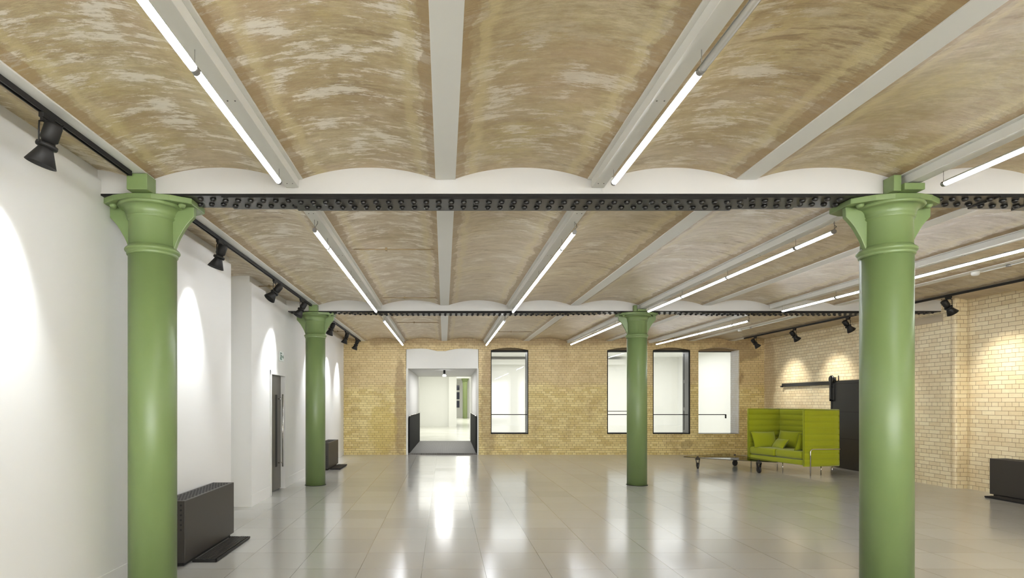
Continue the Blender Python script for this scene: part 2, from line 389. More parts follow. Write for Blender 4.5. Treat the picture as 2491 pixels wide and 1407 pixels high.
def vault_mesh():
    bm = bmesh.new(); uvl = bm.loops.layers.uv.new('UVMap')
    N = 24; ys = [YN + (YB-YN)*i/40 for i in range(41)]
    spans = [(BX[i]+HF-0.004, BX[i+1]-HF+0.004) for i in range(len(BX)-1)] + [(BX[-1]+HF-0.004, 9.82)]
    spans = [(-4.6, BX[0]-HF)] + spans
    for (a, b) in spans:
        w = b-a; zs = ZF+0.008; rise = CROWN-zs
        if w < 0.9: a0 = b-1.09; 
        else: a0 = a
        R = ((b-a0)/2)**2/(2*rise)+rise/2; cx = (a0+b)/2
        prof = []
        for i in range(N+1):
            x = a0+(b-a0)*i/N
            if x < a-1e-4: continue
            z = CROWN-R+math.sqrt(max(R*R-(x-cx)**2, 0))
            prof.append((x, z, min(x-a0, b-x)))
        grid = [[bm.verts.new((x, y, z)) for (x, z, d) in prof] for y in ys]
        for j in range(len(ys)-1):
            for i in range(len(prof)-1):
                f = bm.faces.new([grid[j][i], grid[j][i+1], grid[j+1][i+1], grid[j+1][i]][::-1]); f.smooth = True
                idx = {grid[j][i]: (i, j), grid[j][i+1]: (i+1, j), grid[j+1][i+1]: (i+1, j+1), grid[j+1][i]: (i, j+1)}
                for lp in f.loops:
                    ii, jj = idx[lp.vert]; lp[uvl].uv = (prof[ii][2], ys[jj])
    # floor slab above the vaults
    v = [bm.verts.new(p) for p in [(-4.6, YN, 3.62), (9.95, YN, 3.62), (9.95, YB+.5, 3.62), (-4.6, YB+.5, 3.62), (-4.6, YN, 3.8), (9.95, YN, 3.8), (9.95, YB+.5, 3.8), (-4.6, YB+.5, 3.8)]]
    for q in ((3, 2, 1, 0), (4, 5, 6, 7), (0, 1, 5, 4), (1, 2, 6, 5), (2, 3, 7, 6), (3, 0, 4, 7)): bm.faces.new([v[i] for i in q])
    me = bpy.data.meshes.new('ceiling'); bm.to_mesh(me); bm.free(); me.materials.append(M['vault'])
    o = bpy.data.objects.new('ceiling', me); COL.objects.link(o); return struct(o)
vault_mesh()

# left white walls
m = MB()
m.prism([(-2.82, YN), (-2.82, 7.66), (-4.3, 7.66), (-4.3, YN)], 0, 3.433)
m.prism([(-2.85, YN), (-2.85, 7.66), (-4.3, 7.66), (-4.3, YN)], 3.433, 3.7)
def xl(y): return -2.944 + (-3.031+2.944)*(y-8.85)/(17.48-8.85)
DY0, DY1, DZ = 9.886, 10.76, 2.085
m.prism([(xl(8.85), 8.85), (xl(DY0), DY0), (-4.3, DY0), (-4.3, 8.85)], 0, 3.433)
m.prism([(xl(DY0), DY0), (xl(DY1), DY1), (-4.3, DY1), (-4.3, DY0)], DZ, 3.433)
m.prism([(xl(DY1), DY1), (xl(17.5), 17.5), (-4.3, 17.5), (-4.3, DY1)], 0, 3.433)
m.prism([(xl(8.85)-.03, 8.85), (xl(17.5)-.03, 17.5), (-4.3, 17.5), (-4.3, 8.85)], 3.433, 3.7)
m.box(-4.3, -4.2, 7.66, 8.85, 0, 3.7)
m.box(-4.3, -3.22, DY0, DY1, 0, DZ)
struct(m.build('wall_left', 'white'))
m = MB()
m.box(-2.82, -2.813, YN, 7.66, 0, 0.176)
m.box(-4.2, xl(8.85)+.006, 8.843, 8.85, 0, 0.176)
m.prism([(xl(8.85), 8.845), (xl(8.85)+.007, 8.845), (xl(DY0)+.007, DY0-.07), (xl(DY0), DY0-.07)], 0, 0.176)
m.prism([(xl(DY1), DY1+.07), (xl(DY1)+.007, DY1+.07), (xl(17.48)+.007, 17.47), (xl(17.48), 17.47)], 0, 0.176)
struct(m.build('baseboard_left', 'white'))
# door and frame
m = MB(); t_ = 0.012
def dbox(y0, y1, z0, z1, x_out=0.0, x_in=None):
    xa = xl((y0+y1)/2)
    m.hexa([(xa-0.07 if x_in is None else x_in, y0, z0), (xl(y0)+x_out, y0, z0), (xl(y1)+x_out, y1, z0), (xa-0.07 if x_in is None else x_in, y1, z0),
            (xa-0.07 if x_in is None else x_in, y0, z1), (xl(y0)+x_out, y0, z1), (xl(y1)+x_out, y1, z1), (xa-0.07 if x_in is None else x_in, y1, z1)])
dbox(DY0-.065, DY0+.004, 0, DZ+.065, t_); dbox(DY1-.004, DY1+.065, 0, DZ+.065, t_); dbox(DY0-.065, DY1+.065, DZ-.004, DZ+.065, t_)
dr = struct(empty('door_1', (-3.03, (DY0+DY1)/2, 0)))
def child(o, par): o.parent = par; o.matrix_parent_inverse = Matrix.Translation(-Vector(par.location)) if par.rotation_euler.z == 0 else par.matrix_basis.inverted(); return o
child(m.build('door_frame', 'white'), dr)
child(MB().box(-3.08, -3.037, DY0+.006, DY1-.006, 0.012, DZ-.006).build('door_leaf', 'door'), dr)
m = MB(); m.box(-3.037, -3.031, 10.42, 10.52, 0.43, 1.735)  # black strip on the door leaf beside the pull handle
child(m.build('leaf_strip', 'black'), dr)
m = MB(); m.cyl((-2.955, 10.60, 0.42), (-2.955, 10.60, 1.745), 0.013)
for z in (0.49, 1.66): m.cyl((-3.037, 10.58, z), (-2.955, 10.60, z), 0.009)
child(m.build('door_handle', 'chrome'), dr)
# exit sign on the white wall
ex = empty('exit_sign', (xl(10.49)+.004, 10.49, 2.43))
MB().box(0, 0.016, -0.125, 0.125, -0.085, 0.085).build('sign_plate', 'sign_white', ex, bevel=0.003)
m = MB()
for (y0, y1, z0, z1) in [(-.105, -.085, -.065, .065), (-.105, .0, .05, .065), (-.105, .0, -.065, -.05)]: m.box(.016, .019, y0, y1, z0, z1)
m.build('door_symbol', 'sign_green', ex)
m = MB(); m.lathe([(0.014, 0), (0.014, .003)], (.016, -.03, .043), 12, False, (1, 0, 0))
m.prism([(-.055, .022), (-.005, .026), (.012, -.006), (.003, -.010), (-.012, .010), (-.022, -.016), (.004, -.055), (-.010, -.060), (-.036, -.022), (-.066, -.048), (-.074, -.038), (-.048, -.008)], .016, .019, 'x')
m.build('running_figure', 'sign_green', ex)
m = MB(); m.prism([(.03, .004), (.075, .004), (.075, .03), (.108, -.008), (.075, -.046), (.075, -.02), (.03, -.02)], .016, .019, 'x')
m.build('arrow', 'sign_green', ex)
tag(ex, 'small green and white exit sign on the white wall above the dark door', 'sign')

# near wall behind the camera
struct(MB().box(-4.3, 9.95, YN-.2, YN, 0, 3.8).build('wall_front', 'white'))
# right brick wall and pier
m = MB(); XR = 9.68
m.box(XR, XR+.3, YN, 17.48, 0, 3.7)
pr = []
r = 0.055; x0, y0, y1 = 9.45, 10.70, 11.85
for i in range(7):
    a = PI/2*i/6; pr.append((x0+r-r*math.sin(a), y0+r-r*math.cos(a)))
pier = [(XR, y0)] + pr + [(x0, y1), (XR, y1)]
m.prism(pier, 0, 3.7)
struct(m.build('wall_right', 'brick_right'))

# far brick wall with openings
S = YB/FPX
def X(px): return (px-VPX)*S
def Z(py): return EYE+(HORY-py)*S
wins = [(1194, 1285), (1477, 1568), (1588, 1678.5), (1699, 1799)]
ZS, ZH, ZC = Z(1056.5), Z(852.5), Z(846.5)
PX0, PX1 = X(987.5), X(1164.5)
def arc(xa, xb, zs, zc, n=14):
    return [(xa+(xb-xa)*i/n, zs+(zc-zs)*(1-(2*i/n-1)**2)) for i in range(n+1)]
m = MB(); WT = 0.5
edges = [-3.3]
ops = [(PX0, PX1)] + [(X(a), X(b)) for a, b in wins]
cur = -3.4
for i, (a, b) in enumerate(ops):
    m.box(cur, a, YB, YB+WT, 0, 3.7); cur = b
    if i == 0:
        top = [(PX0, Z(850)), (X(1005), Z(848.5)), (X(1025), Z(848)), (X(1040), Z(849)), (X(1052), Z(851.5)), (X(1063), Z(854.2)), (X(1084), Z(854.2)), (X(1096), Z(851.2)), (X(1110), Z(848.8)), (X(1125), Z(848)), (X(1145), Z(848.4)), (PX1, Z(850))]
        m.prism(top + [(PX1, 3.7), (PX0, 3.7)], YB, YB+WT, 'y')
    else:
        m.box(a, b, YB, YB+WT, 0, ZS)
        m.prism(arc(a, b, ZH, ZC) + [(b, 3.7), (a, 3.7)], YB, YB+WT, 'y')
m.box(cur, 9.75, YB, YB+WT, 0, 3.7)
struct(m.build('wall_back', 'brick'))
# segmental brick arches over the windows and soldier courses under them
m = MB()
def vous(xa, xb, zs, zc, h, n):
    for i in range(n):
        def P(t, off):
            x = xa+(xb-xa)*t; z = zs+(zc-zs)*(1-(2*t-1)**2); sl = -(zc-zs)*4*(2*t-1)/(xb-xa)
            L = math.hypot(1, sl); return (x-sl/L*off, z+off/L)
        a, b = (i+.04)/n, (i+.96)/n
        m.prism([P(a, 0), P(b, 0), P(b, h), P(a, h)], YB-.004, YB+.02, 'y')
for a, b in wins:
    vous(X(a)-.03, X(b)+.03, ZH+.0, ZC, 0.105, 17); vous(X(a)-.06, X(b)+.06, ZH+.108, ZC+.108, 0.10, 18)
    n = 14
    for i in range(n): m.box(X(a)+(X(b)-X(a))*(i+.05)/n, X(a)+(X(b)-X(a))*(i+.95)/n, YB-.004, YB+.02, ZS-.125, ZS-.008)
struct(m.build('trim_3', 'brick'))

struct(MB().box(9.435, 9.6, 10.95, 11.8, 3.13, 3.268).build('trim_5', 'stone')) 
# portal : white scalloped header, jambs, passage
m = MB()
hd = [(x, z) for x, z in top]
m.prism([(PX0+.012, 2.609)] + [(min(max(x, PX0+.012), PX1-.012), z-.004) for x, z in hd] + [(PX1-.012, 2.609)], YB+.012, YB+WT, 'y')
m.box(PX0+.005, X(992.5), YB-.012, YB+WT, 0, 2.609); m.box(X(1161), PX1-.005, YB-.012, YB+WT, 0, 2.609)
struct(m.build('trim_4', 'white_far'))
YP = 22.76
m = MB()
m.prism([(X(992.5), YB+WT), (-1.003, YP), (-1.003, YP+.25), (-1.5, YP+.25), (-1.5, YB+WT)], 0, 2.609)
struct(m.build('wall_passage_left', 'white')); m = MB()
m.prism([(1.006, YB+WT), (1.08, YP), (1.08, YP+.25), (1.16, YP+.25), (1.16, YB+WT)], 0, 2.609)
struct(m.build('wall_passage_right', 'white'))
struct(MB().box(-1.5, 1.16, YB+WT, YP+.25, 2.609, 2.8).build('ceiling_passage', 'white'))
rp = MB(); rp.hexa([(X(993), YB, .0), (1.0, YB, .0), (1.07, YP, .0), (-.995, YP, .0), (X(993), YB, .05), (1.0, YB, .05), (1.07, YP, .06), (-.995, YP, .06)])
tag(rp.build('entrance_ramp', 'grate'), 'grey ribbed metal ramp on the floor of the white doorway', 'ramp')
for s, lab in ((0, 'black side panel along the left edge of the doorway ramp'), (1, 'black side panel along the right edge of the doorway ramp')):
    e = empty('ramp_balustrade', (0, 0, 0))
    xa, xb = (X(993.5)+.012, -.978) if s == 0 else (X(1160)-.03, 1.042)
    q = MB(); q.hexa([(xa, YB+.03, .055), (xa+.03, YB+.03, .055), (xb+.03, YP, .062), (xb, YP, .062), (xa, YB+.03, 1.16), (xa+.03, YB+.03, 1.16), (xb+.03, YP, 1.16), (xb, YP, 1.16)])
    q.build('panel', 'matt', e)
    q = MB(); dx = -.008 if s == 0 else .0
    q.tube([(xa+.015+(.03 if s == 0 else -.03), YB+.05, 1.185), (xb+.015+(.03 if s == 0 else -.03), YP-.05, 1.185)], .012)
    for f in (.02, .5, .98):
        xx = xa+(xb-xa)*f+.015; yy = YB+.05+(YP-YB-.1)*f
        q.cyl((xx, yy, 1.15), (xx+(.03 if s == 0 else -.03), yy, 1.185), .006)
    q.build('rail', 'chrome', e)
    tag(e, lab, 'panel', 'side panels of the doorway ramp')
pl = empty('ceiling_downlight', (0.012, 18.4, 2.609))
MB().lathe([(.0, 0), (.035, 0), (.035, -.135), (.0, -.135)][1:3], (0, 0, 0), 20).build('lamp_housing', 'black', pl)
MB().lathe([(.036, -.137), (.062, -.18), (.05, -.2), (.0005, -.205)], (0, 0, 0), 20).build('bulb', 'pendant_bulb', pl)
tag(pl, 'small black downlight with glowing bulb under the white doorway ceiling', 'lamp')

# rooms beyond
m = MB()
m.box(1.16, 1.2, YB+WT, 24.2, 0, 3.6); m.box(1.2, 9.95, 24.0, 24.2, 0, 3.6); m.box(9.75, 9.95, YB+WT, 24.0, 0, 3.6)
m.box(1.2, 9.95, YB+WT, 24.0, 3.44, 3.6); m.box(1.2, 7.4, 23.55, 24.0, 3.12, 3.33); m.box(1.2, 9.95, 23.7, 24.0, 0, .62)
struct(m.build('wall_annex', 'white_far'))
struct(MB().box(1.16, 9.95, YB+WT, 24.2, -.1, 0).build('floor_annex', 'floor_far'))
m = MB()
m.box(-2.7, -1.5, YP+.25, 36, 0, 3.7); m.box(-2.7, .77, 36, 36.25, 0, 3.7); m.box(.3, .77, 35.4, 36, 0, 3.7)
m.box(-2.7, -1.5, YB+WT, YP+.25, 2.8, 3.7); m.box(-1.5, 1.16, YP+.25, YP+.4, 2.6, 3.7)
m.box(.67, .77, 36.25, 57, 0, 3.7); m.box(4.6, 4.8, 24.2, 57, 0, 3.7); m.box(1.16, 4.8, 24.2, 24.4, 0, 3.7); m.box(1.08, 1.2, YP+.25, 24.4, 0, 3.7)
m.box(.67, 4.8, 57, 57.2, 0, 3.7); m.box(-2.7, 4.8, YP+.4, 57.2, 3.7, 3.9)
struct(m.build('wall_far_hall', 'white_far'))
struct(MB().box(-2.7, 4.8, YP, 57.2, -.05, .055).build('floor_far_hall', 'floor_far'))
c = MB(); c.lathe([(.22, .06), (.22, 3.3), (.27, 3.3), (.27, 3.36), (.22, 3.36), (.36, 3.7)], (1.93, 53, 0), 24)
tag(c.build('cast_iron_column', 'far_green'), 'pale green column seen far away through the white doorway', 'column')
w = struct(empty('window_5', (1.33, 56.98, 2.1)))
MB().box(-.26, .26, -.02, .0, -1.2, 1.25).build('window_frame', 'white_far', w)
for z0, z1 in ((-1.1, -.42), (-.28, .42), (.62, 1.1)):
    MB().box(-.2, .2, -.03, -.02, z0, z1).build('pane', 'night', w)

# windows in the brick wall
for i, (a, b) in enumerate(wins):
    xa, xb = X(a), X(b)
    w = struct(empty('window_%d' % (i+1), ((xa+xb)/2, YB, ZS)))
    q = MB()
    if i < 3:
        q.box(xa, xa+.022, YB-.01, YB+.5, ZS, ZH+.0); q.box(xb-.012, xb+.0, YB-.01, YB+.5, ZS, ZH)
        q.box(xa, xb, YB-.01, YB+.5, ZS, ZS+.022); q.box(xa, xb, YB+.0, YB+.5, ZH-.022, ZH)
        q.box(xa, xb, YB-.01, YB+.02, ZH-.045, ZH-.036)
        child(q.build('window_frame', 'matt'), w)
        q = MB(); q.box(xb-.02, xb-.012, YB+.06, YB+.5, ZS+.022, ZH-.022)
        child(q.build('steel_jamb', 'steel_liner'), w)
        q = MB()
        for z0, z1 in ((ZS+.1, ZS+.7), (ZS+.8, ZS+1.55), (ZS+1.65, ZH-.08)): q.box(xb-.024, xb-.019, YB+.38, YB+.41, z0, z1)
        child(q.build('slot', 'hole'), w)
    else:
        q.box(xb-.03, xb, YB+.02, YB+.5, ZS, ZH)
        child(q.build('painted_reveal', 'brick_white'), w)
        q = MB(); q.box(xa, xb, YB+.02, YB+.5, ZS-.0, ZS+.012)
        child(q.build('window_sill', 'steel_liner'), w)
        q = MB(); q.box(xa, xb, YB+.44, YB+.5, ZH-.02, ZH)
        child(q.build('window_frame', 'matt'), w)
    q = MB(); q.prism([(xa, ZH)]+arc(xa, xb, ZH, ZC)[1:-1]+[(xb, ZH)], YB+.22, YB+.5, 'y')
    child(q.build('arch_infill', 'arch_fill'), w)
    q = MB(); q.box(xa+.01, xb-.03, YB+.455, YB+.461, ZS+.012, ZH-.01)
    child(q.build('pane', 'pane'), w)
    q = MB()
    if i < 3: q.cyl((xa, YB+.12, 1.21), (xb-.01, YB+.12, 1.21), .012, 10)
    else:
        q.box(xa, xb-.2, YB+.40, YB+.42, 1.19, 1.215); q.box(xb-.235, xb-.2, YB+.40, YB+.43, 1.09, 1.215)
    if i == 1: q.cyl((xa, YB+.40, 1.31), (xb-.01, YB+.40, 1.31), .010, 10)
    child(q.build('guard_rail', 'black'), w)

# ------------------------------------------------------------------ spandrels above the girders
for r, (yf, dz) in enumerate(ROWS):
    m = MB(); m.box(-3.0 if r == 0 else -3.2, 9.7, yf+.004, yf+GD-.004, 3.322+dz, 3.60)
    m.box(-2.82, 9.66 if r == 0 else 9.46, yf-.004, yf+.01, 3.322+dz, 3.334+dz)
    struct(m.build('trim_%d' % (r+1), 'white_plaster'))

# ------------------------------------------------------------------ riveted girders
rv = bmesh.new()
rmb = MB(); rmb.lathe([(.024, 0), (.024, -.009), (.0195, -.019), (.011, -.0245), (.0005, -.026)], (0, 0, 0), 12)
proto_rivet = rmb.build('rivet', 'rivet')
def girder(x0, x1, yf, dz, steps, label, pitch=0.1045, first=False, nmax=100):
    zt = 3.322+dz
    g = empty('riveted_girder', ((x0+x1)/2, yf+GD/2, zt)); cx = (x0+x1)/2
    MB().box(x0-cx, x1-cx, -GD/2, GD/2, -.016, 0).build('flange_plate', 'iron', g, bevel=.002)
    q = MB(); q.box(x0-cx, x1-cx, -GD/2-.004, -GD/2+.001, -.0155, -.0005)
    for j, (a, b) in enumerate(steps): q.box(a-cx, b-cx, -GD/2-.004, -GD/2+.001, -.016-.0135*(j+1)+.0005, -.016-.0135*j)
    q.build('edge_angle', 'matt', g)
    for j, (a, b) in enumerate(steps):
        MB().box(a-cx, b-cx, -GD/2, GD/2, -.016-.0135*(j+1), -.016-.0135*j).build('flange_plate', 'iron', g, bevel=.002)
    pts = []
    n = int((x1-x0-.12)/pitch)
    for i in range(n+1):
        xx = x0+.06+i*pitch; t = abs((xx-cx)/((x1-x0)/2))
        for rw, yo in ((0, .065), (1, .195)):
            xr = xx+(.5*pitch*min(1, max(0, (t-.25)*1.6)) if rw else 0)*(1 if xx < cx else -1)
            lev = .016+.0135*sum(1 for a, b in steps if a+.01 < xr < b-.01)
            pts.append((xr-cx, yo-GD/2, -lev))
    pts.sort(key=lambda p: abs(p[0]+cx-0.6))
    for p in pts[:nmax]:
        c = proto_rivet.copy(); COL.objects.link(c); c.parent = g; c.location = p
    if len(pts) > nmax:
        q = MB()
        for p in pts[nmax:]: q.lathe([(.024, 0), (.024, -.009), (.0195, -.019), (.011, -.0245), (.0005, -.026)], p, 12)
        tag(q.build('rivet', 'rivet', g), kind='stuff')
    return tag(g, label, 'girder', 'riveted girders')
girder(-2.82, 3.752, 4.755, 0, [(-2.60, 3.27), (-2.60, 3.27)][:0] + [(-1.83, 3.2-.17), (-1.27, 2.49)], 'black riveted iron girder nearest the camera, spanning between the two front columns')
girder(3.76, 9.67, 4.755, 0, [(4.57, 9.0), (4.95, 8.6)], 'black riveted iron girder at the right picture edge, right of the front right column')
girder(-2.96, 3.733, 10.99, .012, [(-1.78, 2.98), (-1.27, 2.42)], 'distant black riveted iron girder spanning between the two rear columns')
girder(3.74, 9.44, 10.99, .012, [(4.55, 8.7), (5.0, 8.2)], 'distant black riveted iron girder from rear right column to the brick pier')
bpy.data.objects.remove(proto_rivet)

# ------------------------------------------------------------------ beams
ordn = ['first', 'second', 'third', 'fourth', 'fifth', 'sixth', 'seventh', 'eighth', 'ninth', 'tenth']
bays = [(YN, 4.755, 'nearest', 0), (4.755+GD, 10.99, 'middle', 1), (10.99+GD, YB, 'farthest', 2)]
LASTB = [6, 9, 9]
def beam(k, bay):
    ya, yb, nm, _ = bays[bay]; x = BX[k+1]; boxed = k in (1, 3, 5, 7)
    b = empty('ceiling_beam', (x, ya, ZF))
    q = MB(); L = yb-ya
    q.box(-HF, HF, 0.002, L-.002, 0, .022); q.box(-.02, .02, 0.002, L-.002, .022, .16)
    q.build('flange', 'white_beam', b, bevel=.002)
    if boxed:
        MB().box(-.052, .052, 0.01, L-.01, -.068, 0).build('casing', 'white_beam', b, bevel=.003)
        q = MB()
        ys = [L-.12] if bay == 0 else [0.35, 1.9, 3.4, 4.9]
        if bay == 0: ys = [L-.10, L-1.38, L-2.7]
        for y in ys:
            for s in (-.02, .024): q.lathe([(.005, 0), (.004, -.003)], (s, y, -.068), 8, False)
        q.build('screw', 'screw', b)
    kind = 'boxed' if boxed else 'plain'
    tag(b, '%s white steel beam on the vaulted ceiling, %s from the left in the %s bay' % (kind, ordn[k], nm), 'beam', 'white ceiling beams between the brick vaults')
for bay in range(3):
    for k in range(0, 10):
        if bay == 0 and k > 7: continue
        beam(k, bay)

# ------------------------------------------------------------------ columns
def column(x, y, label, dzr=0.0, bx=0.0, dx=0.0):
    c = empty('cast_iron_column', (x, y, 0))
    r = .188; ZR = 2.888; ZP = 3.256+dzr          # ring height, underside of the plate
    MB().lathe([(r, 0.004), (r, ZR-.05)], (0, 0, 0), 64).build('shaft', 'green', c)
    MB().lathe([(r+.014, 0), (r+.014, .006)], (0, 0, 0), 64).build('base_ring', 'hole', c)
    prof = [(r, ZR-.055), (r+.008, ZR-.05), (r+.012, ZR-.042), (r+.008, ZR-.034), (r+.010, ZR-.030)]
    prof += [(r+.010+.017*math.sin(PI*i/8), ZR-.030+.045*i/8) for i in range(1, 9)] + [(r+.002, ZR+.018), (r-.002, ZR+.03)]
    MB().lathe(prof, (0, 0, 0), 64).build('neck_ring', 'green', c)
    prof = [(r-.004, ZR+.01), (r-.006, ZP-.125), (r+.004, ZP-.118), (r+.010, ZP-.108), (r+.004, ZP-.098), (r+.006, ZP-.092)]
    prof += [(r+.012+.052*(1-math.cos(PI/2*i/8)), ZP-.085+.058*math.sin(PI/2*i/8)) for i in range(9)]
    prof += [(r+.07, ZP-.022), (r+.077, ZP-.014), (r+.07, ZP-.006), (r+.072, ZP)]
    MB().lathe(prof, (0, 0, 0), 64).build('bell_capital', 'green', c)
    hw, hd = .372, .228
    poly = [(-hw, -.10), (-.23, -.19), (-.10, -hd), (.10, -hd), (.23, -.19), (hw, -.10), (hw, .17), (.26, hd), (-.26, hd), (-hw, .17)]
    q = MB(); q.prism(poly, ZP, ZP+.048); q.build('top_plate', 'green', c, bevel=.006)
    for s in (-1, 1):
        pf = [(.19, -.355), (.203, -.322), (.216, -.288), (.232, -.254), (.251, -.222), (.270, -.188), (.291, -.156), (.322, -.118), (.357, -.082), (.360, 0)]
        pts = [(s*(r-.03), ZP-.355)] + [(s*a, ZP+b) for a, b in pf] + [(s*(r-.03), ZP)]
        q = MB(); q.prism(pts, -.022, .022, 'y'); q.build('bracket', 'green', c, bevel=.004)
        q = MB(); q.lathe([(.03, 0), (.03, -.012), (.02, -.026), (.008, -.03)], (s*.285, -.085, ZP), 16); q.build('bolt', 'green', c)
    q = MB(); q.box(-.082+dx, .082+dx, -.30, -.155, ZP+.049, ZF-.004-(.075 if bx else 0)); q.build('head_block', 'green', c, bevel=.005)
    if bx:
        q = MB(); q.box(-.145+dx, -.083+dx, -.27, -.155, ZP+.049, ZF-.004); q.build('head_block', 'green', c, bevel=.005)
    tag(c, label, 'column', 'green cast iron columns of the hall')
column(*COLX[0], 'large green cast iron column at front left beside the white wall', 0, 0, .022)
column(*COLX[1], 'large green cast iron column at front right, the nearest on the right', 0, 1, -.0)
column(*COLX[2], 'slim-looking distant green column at rear left near the dark door', .012, 0, .02)
column(*COLX[3], 'distant green column at rear right in front of the brick wall windows', .012, 1, 0)

# ------------------------------------------------------------------ linear tube lights
ZT = 3.27; TR = .0195
def linear(x, segs, label, lit=None, xe=None, group=None, top=None):
    """segs: list of Y joints"""
    top = (ZF-.068) if top is None else top
    e = empty('linear_light', (x, segs[0], ZT))
    y0 = segs[0]; slope = 0 if xe is None else (xe-x)/(segs[-1]-segs[0])
    def P(y, z=0): return (slope*(y-y0), y-y0, z)
    for i in range(len(segs)-1):
        on = True if lit is None else lit[i]
        q = MB(); q.cyl(P(segs[i]+.022), P(segs[i+1]-.022), TR, 20)
        q.build('tube', 'tube_on' if on else 'tube_off', e)
        q = MB(); a0, a1 = math.radians(10), math.radians(170); NN = 10; A_, B_ = Vector(P(segs[i]+.020)), Vector(P(segs[i+1]-.020))
        for (r1, flip) in ((TR+.0008, 0), (TR+.0026, 1)):
            rr = [[q.bm.verts.new(p+Vector((r1*math.cos(a0+(a1-a0)*k/NN), 0, r1*math.sin(a0+(a1-a0)*k/NN)))) for k in range(NN+1)] for p in (A_, B_)]
            for k in range(NN): q.bm.faces.new([rr[0][k], rr[0][k+1], rr[1][k+1], rr[1][k]]).smooth = True
        q.build('housing', 'housing', e)
    for i, y in enumerate(segs):
        q = MB(); a, b = (y-.004, y+.022) if i == 0 else ((y-.022, y+.004) if i == len(segs)-1 else (y-.022, y+.022))
        q.cyl(P(a), P(b), TR+.0012, 20)
        if i in (0, len(segs)-1):
            q.build('end_cap', 'cap', e)
        else:
            q.build('joint', 'cap', e)
        q = MB(); q.tube([P(y, TR), P(y, top-ZT)], .0022, 6)
        if i in (0, len(segs)-1):
            s = 1 if i == 0 else -1
        else: s = 1
        q.build('hanging_wire', 'wire', e)
    q = MB(); yk = segs[-1] if len(segs) < 4 else segs[0]; s = -1 if yk == segs[-1] else 1
    px, py, _ = P(yk+s*.01)
    q.tube([(px, py, .02), (px+.018, py-.015*s, .045), (px+.022, py+.02*s, .07), (px+.02, py+.03*s, top-ZT)], .003, 6)
    q.build('power_cable', 'wire', e)
    tag(e, label, 'light', 'tube lights hung in rows under the ceiling beams')
LL = [
 (-1.243, [-1.1, 0.4, 1.4, 2.885, 4.36], 'bright tube light under the second ceiling beam, nearest bay, left of centre', None, None),
 (1.285, [-1.1, 0.4, 1.4, 2.885, 4.38], 'tube light in the nearest bay right of centre with its near half unlit', [True, True, False, True], None),
 (3.80, [-1.1, 0.4, 1.4, 2.9, 4.40], 'bright tube light at the upper right picture edge beside the front right column', None, None),
 (-1.25, [5.585, 6.22, 7.77, 9.38, 10.66], 'row of four lit tubes in the middle bay, leftmost row hanging left of centre', None, None),
 (1.277, [5.65, 6.26, 7.78, 9.25, 10.70], 'row of four lit tubes in the middle bay just right of the doorway axis', None, None),
 (3.80, [5.63, 6.24, 7.72, 9.15, 10.63], 'row of four lit tubes in the middle bay ending above the rear right column', None, 3.755),
 (6.33, [5.60, 6.25, 7.73, 9.2, 10.60], 'row of lit tubes in the middle bay passing behind the front right column', None, 6.20),
 (-1.235, [11.85, 13.35, 14.9, 16.95], 'small tube light in the farthest bay above the left half of the doorway wall', None, -1.21),
 (1.245, [11.88, 13.4, 14.95, 17.0], 'small tube light in the farthest bay above the first window', None, None),
 (3.74, [11.95, 12.6, 14.1, 15.6, 16.8], 'small tube light in the farthest bay left of the rear right column', None, 3.69),
 (6.26, [11.88, 12.5, 14.1, 15.5, 16.75], 'small tube light in the farthest bay above the two right windows', None, 6.15),
 (6.30, [-1.1, 0.4, 1.4, 2.9, 4.40], 'tube light of the nearest bay hanging right of the picture', None, None),
]
for x, segs, lab, lit, xe in LL: linear(x, segs, lab, lit, xe)
for i, x in enumerate((-1.24, 1.28, 3.8, 6.3)):
    linear(x, [-7.2, -5.7, -4.2, -2.7, -1.9], 'tube light in the part of the hall behind the camera, %s from the left' % ordn[i])

# ------------------------------------------------------------------ tracks and spotlights
def track(x, ya, yb, label, dx=0):
    q = MB(); q.prism([(x-.0175, ZF), (x-.0175, ZF-.036), (x-.009, ZF-.036), (x-.009, ZF-.02), (x+.009, ZF-.02), (x+.009, ZF-.036), (x+.0175, ZF-.036), (x+.0175, ZF)], ya, yb, 'y')
    e = empty('lighting_track', (x, ya, ZF)); child(q.build('rail', 'black'), e)
    for y in (ya, yb): child(MB().box(x-.0185, x+.0185, y-.004, y+.004, ZF-.037, ZF-.0005).build('end_cap', 'black'), e)
    tag(e, label, 'track', 'black lighting tracks')
track(-2.485, YN+.1, 4.57, 'black spotlight track on the leftmost beam, nearest the camera at upper left')
track(-2.495, 5.07, 10.85, 'black spotlight track on the leftmost beam between the two left columns')
track(-2.505, 11.34, 17.30, 'black spotlight track on the leftmost beam beyond the rear left column')
track(8.60, YN+.1, 16.55, 'long black spotlight track along the right brick wall', 0)
